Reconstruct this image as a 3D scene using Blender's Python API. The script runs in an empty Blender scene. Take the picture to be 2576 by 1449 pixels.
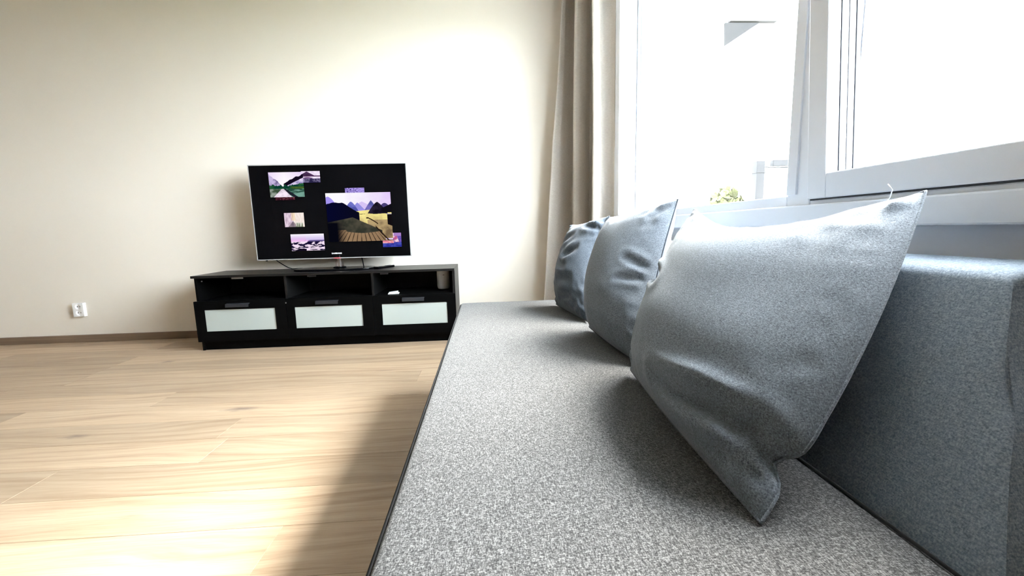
import bpy, bmesh, math, random
import numpy as np
from mathutils import Vector, Matrix, noise as mnoise
random.seed(7)
COL = bpy.context.scene.collection
PI = math.pi
EXPOSURE = 2.48

# ------------------------------------------------------------------ helpers
def wloc(o):
    v = Vector((0, 0, 0))
    while o is not None:
        v += o.location; o = o.parent
    return v

def tag(o, label=None, cat=None, group=None, kind=None):
    if label: o['label'] = label
    if cat: o['category'] = cat
    if group: o['group'] = group
    if kind: o['kind'] = kind
    return o

def thing(name, loc, label, cat, group=None):
    o = bpy.data.objects.new(name, None); COL.objects.link(o)
    o.location = loc; o.empty_display_size = .05
    return tag(o, label, cat, group)

def link(name, me, m, parent=None, smooth=False, origin=None):
    """mesh data is given in world coordinates; origin/parent decide the pivot"""
    off = wloc(parent) if parent is not None else Vector(origin or (0, 0, 0))
    if off.length > 0: me.transform(Matrix.Translation(-off))
    if m is not None:
        for x in (m if isinstance(m, (list, tuple)) else [m]): me.materials.append(x)
    if smooth: me.polygons.foreach_set('use_smooth', [True]*len(me.polygons))
    o = bpy.data.objects.new(name, me); COL.objects.link(o)
    if parent is not None: o.parent = parent
    else: o.location = off
    me.update()
    return o

def obj(name, bm, m, parent=None, smooth=False, origin=None):
    bmesh.ops.recalc_face_normals(bm, faces=bm.faces[:])
    me = bpy.data.meshes.new(name); bm.to_mesh(me); bm.free()
    return link(name, me, m, parent, smooth, origin)

def auto_smooth(o, deg=35):
    me = o.data
    me.polygons.foreach_set('use_smooth', [True]*len(me.polygons))
    me.set_sharp_from_angle(angle=math.radians(deg))
    return o

def bevel(o, w, seg=2):
    b = o.modifiers.new('bevel', 'BEVEL'); b.width = w; b.segments = seg; b.limit_method = 'ANGLE'
    b.angle_limit = math.radians(40); b.harden_normals = False
    return o

def bx(bm, x0, x1, y0, y1, z0, z1, M=None):
    vs = [bm.verts.new((x, y, z)) for x in (x0, x1) for y in (y0, y1) for z in (z0, z1)]
    if M is not None:
        for v in vs: v.co = M @ v.co
    for f in ((0, 1, 3, 2), (4, 6, 7, 5), (0, 4, 5, 1), (2, 3, 7, 6), (0, 2, 6, 4), (1, 5, 7, 3)):
        bm.faces.new([vs[i] for i in f])
    return vs

def boxo(name, x0, x1, y0, y1, z0, z1, m, parent=None, bw=0, origin=None, M=None):
    bm = bmesh.new(); bx(bm, x0, x1, y0, y1, z0, z1, M)
    o = obj(name, bm, m, parent, origin=origin)
    if bw: bevel(o, bw)
    return o

def prism(bm, poly, axis, a0, a1):
    """poly = list of 2D points, extruded along axis 0/1/2"""
    def mk(p, a):
        return {0: (a, p[0], p[1]), 1: (p[0], a, p[1]), 2: (p[0], p[1], a)}[axis]
    A = [bm.verts.new(mk(p, a0)) for p in poly]; B = [bm.verts.new(mk(p, a1)) for p in poly]
    n = len(poly)
    bm.faces.new(A[::-1]); bm.faces.new(B)
    for i in range(n): bm.faces.new((A[i], A[(i+1) % n], B[(i+1) % n], B[i]))

def tube(bm, pts, r, seg=8, closed=False, taper=None):
    pts = [Vector(p) for p in pts]; n = len(pts); rings = []
    up = Vector((.13, .27, .95)).normalized()
    for i, p in enumerate(pts):
        if closed: t = pts[(i+1) % n]-pts[i-1]
        else: t = pts[min(i+1, n-1)]-pts[max(i-1, 0)]
        t.normalize()
        a = t.cross(up)
        if a.length < 1e-4: a = t.cross(Vector((1, 0, 0)))
        a.normalize(); b = a.cross(t)
        rr = r*(taper(i/(n-1)) if taper else 1)
        rings.append([bm.verts.new(p+(a*math.cos(2*PI*k/seg)+b*math.sin(2*PI*k/seg))*rr) for k in range(seg)])
    m = n if closed else n-1
    for i in range(m):
        A, B = rings[i], rings[(i+1) % n]
        for k in range(seg): bm.faces.new((A[k], A[(k+1) % seg], B[(k+1) % seg], B[k]))
    if not closed:
        bm.faces.new(rings[0][::-1]); bm.faces.new(rings[-1])

def lathe(bm, prof, c, seg=40):
    """prof = [(r,z)...] bottom to top, revolved about vertical axis through c"""
    rings = []
    for r, z in prof:
        if r < 1e-6: rings.append([bm.verts.new((c[0], c[1], c[2]+z))])
        else: rings.append([bm.verts.new((c[0]+r*math.cos(2*PI*k/seg), c[1]+r*math.sin(2*PI*k/seg), c[2]+z)) for k in range(seg)])
    for A, B in zip(rings, rings[1:]):
        for k in range(seg):
            a = [A[k % len(A)], A[(k+1) % len(A)]] if len(A) > 1 else [A[0]]
            b = [B[(k+1) % len(B)], B[k % len(B)]] if len(B) > 1 else [B[0]]
            bm.faces.new(a+b)

# ------------------------------------------------------------------ materials
def nt(name):
    m = bpy.data.materials.new(name); m.use_nodes = True
    t = m.node_tree; t.nodes.clear()
    o = t.nodes.new('ShaderNodeOutputMaterial'); return m, t, o

def N(t, typ, **kw):
    n = t.nodes.new(typ)
    for k, v in kw.items():
        if k.startswith('i_'):
            key = k[2:]; key = int(key) if key.isdigit() else key.replace('_', ' ')
            n.inputs[key].default_value = v
        else: setattr(n, k, v)
    return n

def plain(name, col, rough=.5, spec=.5, metal=0, coat=0, bump=None, sheen=0):
    m, t, o = nt(name)
    b = N(t, 'ShaderNodeBsdfPrincipled')
    b.inputs['Base Color'].default_value = (*col, 1); b.inputs['Roughness'].default_value = rough
    b.inputs['Specular IOR Level'].default_value = spec; b.inputs['Metallic'].default_value = metal
    b.inputs['Coat Weight'].default_value = coat
    if sheen: b.inputs['Sheen Weight'].default_value = sheen
    if bump:
        tc = N(t, 'ShaderNodeTexCoord'); nz = N(t, 'ShaderNodeTexNoise'); nz.inputs['Scale'].default_value = bump[0]
        nz.inputs['Detail'].default_value = 4
        bp = N(t, 'ShaderNodeBump'); bp.inputs['Strength'].default_value = bump[1]; bp.inputs['Distance'].default_value = bump[2]
        t.links.new(tc.outputs['Object'], nz.inputs['Vector']); t.links.new(nz.outputs['Fac'], bp.inputs['Height'])
        t.links.new(bp.outputs['Normal'], b.inputs['Normal'])
    t.links.new(b.outputs[0], o.inputs[0]); return m

def emit(name, col, s):
    m, t, o = nt(name); e = N(t, 'ShaderNodeEmission'); e.inputs[0].default_value = (*col, 1); e.inputs[1].default_value = s
    t.links.new(e.outputs[0], o.inputs[0]); return m

def glass_mat(name, tint=(1, 1, 1), refl=1.0):
    m, t, o = nt(name)
    tr = N(t, 'ShaderNodeBsdfTransparent'); tr.inputs[0].default_value = (*tint, 1)
    gl = N(t, 'ShaderNodeBsdfGlossy'); gl.inputs['Roughness'].default_value = 0.0
    # Schlick reflectance of a thin pane, the same from either side
    lw = N(t, 'ShaderNodeLayerWeight'); lw.inputs[0].default_value = .5
    p5 = N(t, 'ShaderNodeMath', operation='POWER'); p5.inputs[1].default_value = 5; t.links.new(lw.outputs['Facing'], p5.inputs[0])
    fr = N(t, 'ShaderNodeMath', operation='MULTIPLY_ADD'); fr.inputs[1].default_value = .96*refl; fr.inputs[2].default_value = .04*refl; t.links.new(p5.outputs[0], fr.inputs[0])
    mx = N(t, 'ShaderNodeMixShader')
    t.links.new(fr.outputs[0], mx.inputs[0]); t.links.new(tr.outputs[0], mx.inputs[1]); t.links.new(gl.outputs[0], mx.inputs[2])
    t.links.new(mx.outputs[0], o.inputs[0]); return m

def fabric(name, dark, mid, light, scale=260, bump=.35, sheen=.1, contrast=(.38, .5, .62)):
    """melange weave: short fibres in three directions, woven light and dark"""
    m, t, o = nt(name); L = t.links.new
    tc = N(t, 'ShaderNodeTexCoord')
    fac = None
    for i, (rot, st) in enumerate((((.2, .1, .5), (1, .28, 1)), ((.9, .3, -.7), (.3, 1, 1)), ((1.4, -.6, 1.9), (1, 1, .3)))):
        mp = N(t, 'ShaderNodeMapping'); mp.inputs['Rotation'].default_value = rot; mp.inputs['Scale'].default_value = [s*scale for s in st]
        nz = N(t, 'ShaderNodeTexNoise'); nz.inputs['Scale'].default_value = 1.0; nz.inputs['Detail'].default_value = 2
        nz.inputs['Roughness'].default_value = .6
        L(tc.outputs['Object'], mp.inputs['Vector']); L(mp.outputs[0], nz.inputs['Vector'])
        if fac is None: fac = nz.outputs['Fac']
        else:
            a = N(t, 'ShaderNodeMath', operation='ADD'); L(fac, a.inputs[0]); L(nz.outputs['Fac'], a.inputs[1]); fac = a.outputs[0]
    d = N(t, 'ShaderNodeMath', operation='DIVIDE'); L(fac, d.inputs[0]); d.inputs[1].default_value = 3
    cr = N(t, 'ShaderNodeValToRGB'); e = cr.color_ramp.elements
    e[0].position = contrast[0]; e[0].color = (*dark, 1); e[1].position = contrast[2]; e[1].color = (*light, 1)
    k = e.new(contrast[1]); k.color = (*mid, 1)
    L(d.outputs[0], cr.inputs[0])
    b = N(t, 'ShaderNodeBsdfPrincipled'); b.inputs['Roughness'].default_value = .92; b.inputs['Specular IOR Level'].default_value = .15
    b.inputs['Sheen Weight'].default_value = sheen; b.inputs['Sheen Roughness'].default_value = .45
    L(cr.outputs[0], b.inputs['Base Color'])
    bp = N(t, 'ShaderNodeBump'); bp.inputs['Strength'].default_value = bump; bp.inputs['Distance'].default_value = .0012
    L(d.outputs[0], bp.inputs['Height']); L(bp.outputs[0], b.inputs['Normal'])
    L(b.outputs[0], o.inputs[0]); return m

def wood_floor(name):
    m, t, o = nt(name); L = t.links.new
    tc = N(t, 'ShaderNodeTexCoord'); at = N(t, 'ShaderNodeAttribute'); at.attribute_name = 'plank'
    sc = N(t, 'ShaderNodeVectorMath', operation='SCALE'); L(at.outputs['Color'], sc.inputs[0]); sc.inputs['Scale'].default_value = 37.
    ad = N(t, 'ShaderNodeVectorMath', operation='ADD'); L(tc.outputs['Object'], ad.inputs[0]); L(sc.outputs[0], ad.inputs[1])
    # gentle warp so the grain runs in long cathedral arches
    mw = N(t, 'ShaderNodeMapping'); mw.inputs['Scale'].default_value = (1.1, 5., 1); L(ad.outputs[0], mw.inputs[0])
    nw = N(t, 'ShaderNodeTexNoise'); nw.inputs['Scale'].default_value = 1.; nw.inputs['Detail'].default_value = 1; L(mw.outputs[0], nw.inputs[0])
    ms = N(t, 'ShaderNodeMapping'); ms.inputs['Scale'].default_value = (.9, 26., 1); L(ad.outputs[0], ms.inputs[0])
    cx = N(t, 'ShaderNodeCombineXYZ'); mm = N(t, 'ShaderNodeMath', operation='MULTIPLY'); mm.inputs[1].default_value = 5.; L(nw.outputs['Fac'], mm.inputs[0]); L(mm.outputs[0], cx.inputs[1])
    a2 = N(t, 'ShaderNodeVectorMath', operation='ADD'); L(ms.outputs[0], a2.inputs[0]); L(cx.outputs[0], a2.inputs[1])
    n1 = N(t, 'ShaderNodeTexNoise'); n1.inputs['Scale'].default_value = 1.3; n1.inputs['Detail'].default_value = 6; n1.inputs['Roughness'].default_value = .62; L(a2.outputs[0], n1.inputs[0])
    mf = N(t, 'ShaderNodeMapping'); mf.inputs['Scale'].default_value = (9, 330, 1); L(ad.outputs[0], mf.inputs[0])
    n2 = N(t, 'ShaderNodeTexNoise'); n2.inputs['Scale'].default_value = 1.; n2.inputs['Detail'].default_value = 3; L(mf.outputs[0], n2.inputs[0])
    cr = N(t, 'ShaderNodeValToRGB'); e = cr.color_ramp.elements
    e[0].position = .28; e[0].color = (.37, .252, .160, 1); e[1].position = .72; e[1].color = (.575, .44, .31, 1)
    k = e.new(.5); k.color = (.495, .365, .248, 1)
    L(n1.outputs['Fac'], cr.inputs[0])
    mx = N(t, 'ShaderNodeMix', data_type='RGBA', blend_type='MULTIPLY'); mx.inputs['Factor'].default_value = .35
    c2 = N(t, 'ShaderNodeValToRGB'); c2.color_ramp.elements[0].position = .3; c2.color_ramp.elements[0].color = (.62, .56, .5, 1); c2.color_ramp.elements[1].position = .62
    L(n2.outputs['Fac'], c2.inputs[0]); L(cr.outputs[0], mx.inputs['A']); L(c2.outputs[0], mx.inputs['B'])
    # board to board tone
    sp = N(t, 'ShaderNodeSeparateColor'); L(at.outputs['Color'], sp.inputs[0])
    mr = N(t, 'ShaderNodeMapRange'); mr.inputs['To Min'].default_value = .78; mr.inputs['To Max'].default_value = 1.06; L(sp.outputs[0], mr.inputs['Value'])
    m2 = N(t, 'ShaderNodeMix', data_type='RGBA', blend_type='MULTIPLY'); m2.inputs['Factor'].default_value = 1
    cc = N(t, 'ShaderNodeCombineColor'); [L(mr.outputs[0], cc.inputs[i]) for i in range(3)]
    L(mx.outputs['Result'], m2.inputs['A']); L(cc.outputs[0], m2.inputs['B'])
    last = m2.outputs['Result']
    # knots
    for (kx, ky, rx, ry, s) in ((-1.165, 1.93, .085, .026, .95), (-1.70, 1.727, .06, .019, .95), (-2.088, 2.769, .05, .024, .85), (-1.05, 1.18, .05, .01, .4), (-.62, 2.40, .07, .013, .55)):
        sb = N(t, 'ShaderNodeVectorMath', operation='SUBTRACT'); L(tc.outputs['Object'], sb.inputs[0]); sb.inputs[1].default_value = (kx, ky, 0)
        ml = N(t, 'ShaderNodeVectorMath', operation='MULTIPLY'); L(sb.outputs[0], ml.inputs[0]); ml.inputs[1].default_value = (1/rx, 1/ry, 0)
        nn = N(t, 'ShaderNodeTexNoise'); nn.inputs['Scale'].default_value = 1.3; L(ml.outputs[0], nn.inputs[0])
        ln = N(t, 'ShaderNodeVectorMath', operation='LENGTH'); L(ml.outputs[0], ln.inputs[0])
        s1 = N(t, 'ShaderNodeMath', operation='MULTIPLY_ADD'); L(nn.outputs['Fac'], s1.inputs[0]); s1.inputs[1].default_value = 1.5; L(ln.outputs['Value'], s1.inputs[2])
        r = N(t, 'ShaderNodeMapRange'); r.inputs['From Min'].default_value = .75; r.inputs['From Max'].default_value = 1.9; r.inputs['To Min'].default_value = s; r.inputs['To Max'].default_value = 0
        L(s1.outputs[0], r.inputs['Value'])
        mk = N(t, 'ShaderNodeMix', data_type='RGBA'); L(r.outputs[0], mk.inputs['Factor']); L(last, mk.inputs['A']); mk.inputs['B'].default_value = (.20, .145, .115, 1)
        last = mk.outputs['Result']
    b = N(t, 'ShaderNodeBsdfPrincipled'); b.inputs['Roughness'].default_value = .48; b.inputs['Specular IOR Level'].default_value = .35
    L(last, b.inputs['Base Color'])
    bp = N(t, 'ShaderNodeBump'); bp.inputs['Strength'].default_value = .12; bp.inputs['Distance'].default_value = .0008; L(n2.outputs['Fac'], bp.inputs['Height']); L(bp.outputs[0], b.inputs['Normal'])
    L(b.outputs[0], o.inputs[0]); return m

def wood_dark(name, c0, c1, rough=.45, spec=.5, sx=1.5, sy=60, sz=60):
    m, t, o = nt(name); L = t.links.new
    tc = N(t, 'ShaderNodeTexCoord'); mp = N(t, 'ShaderNodeMapping'); mp.inputs['Scale'].default_value = (sx, sy, sz); L(tc.outputs['Object'], mp.inputs[0])
    nz = N(t, 'ShaderNodeTexNoise'); nz.inputs['Scale'].default_value = 1.; nz.inputs['Detail'].default_value = 5; L(mp.outputs[0], nz.inputs[0])
    cr = N(t, 'ShaderNodeValToRGB'); e = cr.color_ramp.elements; e[0].position = .3; e[0].color = (*c0, 1); e[1].position = .7; e[1].color = (*c1, 1)
    L(nz.outputs['Fac'], cr.inputs[0])
    b = N(t, 'ShaderNodeBsdfPrincipled'); b.inputs['Roughness'].default_value = rough; b.inputs['Specular IOR Level'].default_value = spec
    L(cr.outputs[0], b.inputs['Base Color']); L(b.outputs[0], o.inputs[0]); return m

def vcol_emit(name, s):
    m, t, o = nt(name); a = N(t, 'ShaderNodeAttribute'); a.attribute_name = 'Col'
    e = N(t, 'ShaderNodeEmission'); e.inputs[1].default_value = s
    t.links.new(a.outputs['Color'], e.inputs[0]); t.links.new(e.outputs[0], o.inputs[0]); return m

WALL = plain('wall paint', (.80, .745, .66), .9, .2, bump=(420, .10, .001))
WHITE = plain('white ceiling paint', (.62, .60, .57), .9, .2)
FRAME = plain('white lacquered window frame', (.80, .83, .89), .4, .35)
GASKET = plain('black window gasket', (.012, .014, .02), .6)
GLASS = glass_mat('window glass')
FLOOR = wood_floor('oiled oak boards')
SKIRT = wood_dark('oak skirting', (.155, .105, .068), (.235, .165, .112), .5, .4)
BLACK = wood_dark('black brown cabinet foil', (.003, .003, .0033), (.006, .0058, .0058), .42, .32)
BLACK_SHADED = wood_dark('black brown cabinet foil shaded', (.0012, .0012, .0014), (.0025, .0025, .0026), .45, .05)  # same cabinet foil, darker and duller: shade put into its colour
BLACKIN = plain('black cabinet interior', (.003, .003, .0035), .5, .2)
FROST = plain('frosted drawer glass', (.42, .47, .45), .38, .5)
HANDLE = plain('dark grey metal handle', (.045, .047, .055), .38, .5, .6)
STEEL = plain('grey metal catch', (.30, .30, .30), .35, .5, .7)
GLOSS = plain('gloss black plastic', (.0015, .0015, .002), .06, .14)
RIM = plain('clear grey television rim', (.35, .34, .34), .12, .6)
CLEAR = glass_mat('clear acrylic neck', (.80, .76, .75), 1.0)
CHROME = plain('chrome', (.7, .7, .7), .12, .5, 1)
PLASTIC = plain('white plastic', (.88, .88, .88), .4, .5)
PAPER = plain('white card', (.80, .81, .83), .7)
HOLE = plain('dark socket hole', (.02, .02, .02), .7)
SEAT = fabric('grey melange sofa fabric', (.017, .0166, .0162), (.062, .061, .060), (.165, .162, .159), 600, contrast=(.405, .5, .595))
BACK = fabric('grey melange sofa back fabric with haze tint', (.125, .155, .195), (.225, .27, .325), (.345, .40, .47), 560)  # sofa fabric with the bluish window haze painted into its colour
PIPE = plain('dark grey piping', (.016, .016, .017), .9)
CUSH = fabric('blue grey melange cushion fabric', (.070, .081, .095), (.140, .160, .184), (.235, .262, .293), 600, .3, .15)
CUSH2 = fabric('darker blue grey melange cushion fabric', (.034, .042, .053), (.070, .084, .103), (.125, .145, .168), 600, .3, .15)
SEAM = plain('blue grey seam', (.06, .07, .09), .9)
THREAD = plain('white thread', (.85, .86, .88), .8)

# ------------------------------------------------------------------ room shell
YW, XW, XL, YN, ZC = 3.43, .83, -5.6, -5.2, 2.62      # far wall, window wall, left wall, near wall, ceiling
WY0, WY1, WZ0, WZ1 = .46, 2.64, .80, 2.30             # window opening in the right wall

def struct(o, label, cat):
    return tag(o, label, cat, kind='structure')

# floor: real boards, one mesh, a colour per board
def build_floor():
    me = bpy.data.meshes.new('floor'); V = []; F = []; C = []
    w = .183; g = .0009; d = .0015
    known = {1.28: -1.512, 1.463: -1.05, 1.829: -2.18, 2.012: -1.63, 2.561: -2.38}
    y = 1.28; rows = []
    while y > YN-w: y -= w
    while y < YW+.02:
        rows.append(round(y, 4)); y += w
    for r in rows:
        k = [v for kk, v in known.items() if abs(kk-r) < .01]
        x0 = (k[0] if k else random.uniform(-2.2, 0)) - 2.2*3
        if abs(r-1.646) < .01: x0 = -3.3-2.2*2
        if abs(r-2.195) < .01: x0 = -.4-2.2*3
        if abs(r-1.097) < .01: x0 = -2.45-2.2*2
        while x0 < XW:
            a, b = max(x0, XL-.05), min(x0+2.2, XW+.05)
            if b-a > .02:
                c = (random.random(), random.random(), random.random())
                i = len(V)
                y0, y1 = r, r+w
                for (px, py, pz) in ((a, y0, -d), (b, y0, -d), (b, y1, -d), (a, y1, -d), (a+g, y0+g, 0), (b-g, y0+g, 0), (b-g, y1-g, 0), (a+g, y1-g, 0)):
                    V.append((px, py, pz)); C.append(c)
                F += [(i+4, i+5, i+6, i+7), (i, i+1, i+5, i+4), (i+1, i+2, i+6, i+5), (i+2, i+3, i+7, i+6), (i+3, i, i+4, i+7)]
            x0 += 2.2
    i = len(V)   # slab under the boards
    for z in (-.12, -d-.0005):
        for (px, py) in ((XL-.05, YN-.1), (XW+.02, YN-.1), (XW+.02, YW+.05), (XL-.05, YW+.05)): V.append((px, py, z)); C.append((.1, .1, .1))
    F += [(i, i+3, i+2, i+1), (i+4, i+5, i+6, i+7)] + [(i+k, i+(k+1) % 4, i+4+(k+1) % 4, i+4+k) for k in range(4)]
    me.from_pydata(V, [], F)
    a = me.attributes.new('plank', 'FLOAT_COLOR', 'POINT')
    a.data.foreach_set('color', [x for c in C for x in (*c, 1)])
    o = link('floor', me, FLOOR)
    return struct(o, 'pale oak plank floor in front of the TV wall', 'floor')
build_floor()
struct(boxo('ceiling', XL-.1, XW+.1, YN-.1, YW+.1, ZC, ZC+.1, WHITE), 'white ceiling above the room, out of view', 'ceiling')
struct(boxo('wall_far', XL-.1, XW+.17, YW, YW+.1, 0, ZC, WALL), 'cream painted wall behind the television', 'wall')
struct(boxo('wall_left', XL-.1, XL, YN, YW, 0, ZC, WALL), 'cream wall at the far left of the room', 'wall')
struct(boxo('wall_near', XL-.1, XW+.17, YN-.1, YN, 0, ZC, WALL), 'cream wall behind the viewer', 'wall')
bm = bmesh.new()
bx(bm, XW, XW+.17, YN, YW, 0, WZ0); bx(bm, XW, XW+.17, YN, YW, WZ1, ZC)
bx(bm, XW, XW+.12, WY1, YW, WZ0, WZ1); bx(bm, XW, XW+.17, YN, WY0, WZ0, WZ1)
struct(obj('wall_right', bm, plain('white window wall paint', (.82, .83, .86), .9, .2, bump=(420, .08, .001))), 'white wall around and below the windows', 'wall')
o = struct(boxo('baseboard_far', XL, XW, YW-.015, YW, 0, .058, SKIRT, bw=.002), 'brown oak baseboard along the foot of the TV wall', 'baseboard')
struct(boxo('baseboard_left', XL, XL+.015, YN, YW-.015, 0, .058, SKIRT, bw=.002), 'brown oak baseboard along the left wall', 'baseboard')

# ------------------------------------------------------------------ windows
def loop_frame(bm, y0, y1, z0, z1, wy0, wy1, wz0, wz1, x0, x1):
    bx(bm, x0, x1, y0, y0+wy0, z0, z1); bx(bm, x0, x1, y1-wy1, y1, z0, z1)
    bx(bm, x0, x1, y0+wy0, y1-wy1, z0, z0+wz0); bx(bm, x0, x1, y0+wy0, y1-wy1, z1-wz1, z1)
YM = 1.016                                         # meeting line between the two windows
# window_1: fixed pane beside the curtain
w1 = struct(thing('window_1', (.85, 1.7, .80), 'large fixed window pane beside the cream curtain', 'window'), None, None)
bm = bmesh.new(); loop_frame(bm, YM+.004, WY1, WZ0, WZ1, .078, .085, .062, .06, .802, .905); f = obj('window_frame', bm, FRAME, w1); bevel(f, .003)
boxo('cover_strip', .797, .806, YM+.046, YM+.080, .8625, WZ1-.06, FRAME, w1, .0015)
bm = bmesh.new(); loop_frame(bm, YM+.010, WY1-.006, WZ0+.006, WZ1-.006, .060, .065, .055, .052, .903, .912); obj('gasket', bm, GASKET, w1)
bm = bmesh.new(); loop_frame(bm, YM+.004, WY1, WZ0, WZ1, .078, .085, .062, .06, .912, .930); f = obj('glazing_bead', bm, FRAME, w1); bevel(f, .002)
bm = bmesh.new(); loop_frame(bm, YM+.004, WY1, WZ0, WZ1, .086, .108, .066, .064, .930, .965); f = obj('outer_frame', bm, FRAME, w1); bevel(f, .003)
boxo('glass', .942, .950, YM+.085, WY1-.106, .865, WZ1-.063, GLASS, w1)
# window_2: sash standing open, tilted into the room about its lower edge
w2 = struct(thing('window_2', (.85, .36, .80), 'tilted open window sash with a broad white frame on the right', 'window'), None, None)
bm = bmesh.new()
bx(bm, .802, .87, WY0, YM, WZ0, .8445); bx(bm, .812, .87, WY0, YM, 2.255, WZ1); bx(bm, .812, .87, WY0, WY0+.03, .8445, 2.255); bx(bm, .812, .87, YM-.022, YM+.003, .8445, 2.255)
f = obj('window_frame', bm, FRAME, w2); bevel(f, .003)
T = Matrix.Translation((.80, 0, .846)) @ Matrix.Rotation(math.radians(-3.4), 4, 'Y') @ Matrix.Translation((-.80, 0, -.846))
sash = None
def tilted(name, parts, m, parent, bw=0):
    bm = bmesh.new()
    for p in parts: bx(bm, *p, M=T)
    o = obj(name, bm, m, parent)
    if bw: bevel(o, bw)
    return o
S0, S1, SZ0, SZ1 = WY0+.004, YM-.002, .8475, 2.262
def loop(y0, y1, z0, z1, w, x0, x1):
    return [(x0, x1, y0, y0+w, z0, z1), (x0, x1, y1-w, y1, z0, z1), (x0, x1, y0+w, y1-w, z0, z0+w), (x0, x1, y0+w, y1-w, z1-w, z1)]
sash = tilted('sash', loop(S0, S1, SZ0, SZ1, .0565, .792, .822), FRAME, w2, .0025)
tilted('glazing_groove', loop(S0+.004, S1-.004, SZ0+.004, SZ1-.004, .054, .822, .825), GASKET, sash)
tilted('glazing_bead', loop(S0+.003, S1-.003, SZ0+.003, SZ1-.003, .0538, .825, .8395), FRAME, sash, .001)
tilted('glazing_groove', loop(S0+.004, S1-.004, SZ0+.004, SZ1-.004, .054, .8395, .8408), GASKET, sash)
tilted('outer_bead', loop(S0+.003, S1-.003, SZ0+.003, SZ1-.003, .0538, .8408, .856), FRAME, sash, .001)
tilted('gasket', loop(S0+.004, S1-.004, SZ0+.004, SZ1-.004, .055, .856, .866), GASKET, sash)
boxo('dark_gap_strip', .7975, .83, WY0+.01, YM-.005, .8440, .8472, GASKET, w2)  # black strip put in so the gap under the sash reads dark
tilted('glass', [(.862, .868, S0+.05, S1-.05, SZ0+.05, SZ1-.05)], GLASS, sash)
# apron under the windows
o = boxo('trim_1', .786, .832, YN, 2.40, .780, .834, FRAME, bw=.004); struct(o, 'white trim board along the wall under the windows', 'trim')

# ------------------------------------------------------------------ curtain
def build_curtain():
    # plan of the folds (x, y, spread at the hem, shift at the heading)
    P = [(.66, 3.405, -.05, .03), (.60, 3.36, -.09, .03), (.559, 3.225, -.15, .035), (.600, 3.245, -.11, .025), (.642, 3.29, -.055, .015), (.705, 3.33, -.045, .01),
         (.690, 3.20, -.04, .01), (.638, 3.02, -.035, .005), (.664, 2.985, -.03, .005), (.715, 3.02, -.012, 0), (.762, 3.085, 0, 0), (.765, 2.98, 0, 0), (.715, 2.80, 0, 0),
         (.684, 2.72, 0, 0), (.710, 2.70, 0, 0), (.757, 2.735, .01, 0), (.792, 2.70, .02, 0), (.795, 2.63, .025, 0)]
    def cr(p0, p1, p2, p3, t):
        return tuple(.5*(2*b+(c-a)*t+(2*a-5*b+4*c-d)*t*t+(3*b-a-3*c+d)*t**3) for a, b, c, d in zip(p0, p1, p2, p3))
    plan = []
    for i in range(len(P)-1):
        q = [P[max(0, i-1)], P[i], P[i+1], P[min(len(P)-1, i+2)]]
        for k in range(12): plan.append(cr(*q, k/12))
    plan.append(P[-1])
    nu, nv = len(plan)-1, 44
    V = []; F = []
    z0, z1 = .02, ZC-.005
    for j in range(nv+1):
        v = j/nv; z = z0+(z1-z0)*v
        low = (1-v)**1.5
        for i, (x, y, dl, dh) in enumerate(plan):
            x = x+dl*low+dh*max(0, v-.55)/.45*1.2+.003*math.sin(9*v+i*.06)
            V.append((x, min(y, YW-.012), z))
    for j in range(nv):
        for i in range(nu):
            a = j*(nu+1)+i; F.append((a, a+1, a+nu+2, a+nu+1))
    me = bpy.data.meshes.new('curtain'); me.from_pydata(V, [], F)
    o = link('curtain', me, CURT, smooth=True, origin=(.70, 2.95, .02))
    s = o.modifiers.new('cloth', 'SOLIDIFY'); s.thickness = .003
    return tag(o, 'cream linen curtain hanging in folds between the TV wall and the window', 'curtain')
def curtain_mat():
    m, t, o = nt('cream linen curtain'); L = t.links.new
    tc = N(t, 'ShaderNodeTexCoord')
    mp = N(t, 'ShaderNodeMapping'); mp.inputs['Scale'].default_value = (60, 60, 420); L(tc.outputs['Object'], mp.inputs[0])
    nz = N(t, 'ShaderNodeTexNoise'); nz.inputs['Scale'].default_value = 1; nz.inputs['Detail'].default_value = 3; L(mp.outputs[0], nz.inputs[0])
    cr = N(t, 'ShaderNodeValToRGB'); e = cr.color_ramp.elements; e[0].position = .3; e[0].color = (.76, .71, .65, 1); e[1].position = .65; e[1].color = (.88, .84, .78, 1)
    L(nz.outputs['Fac'], cr.inputs[0])
    d = N(t, 'ShaderNodeBsdfDiffuse'); tr = N(t, 'ShaderNodeBsdfTranslucent'); mx = N(t, 'ShaderNodeMixShader'); mx.inputs[0].default_value = .4
    L(cr.outputs[0], d.inputs[0]); L(cr.outputs[0], tr.inputs[0]); L(d.outputs[0], mx.inputs[1]); L(tr.outputs[0], mx.inputs[2]); L(mx.outputs[0], o.inputs[0])
    return m
CURT = curtain_mat()
build_curtain()

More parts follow.
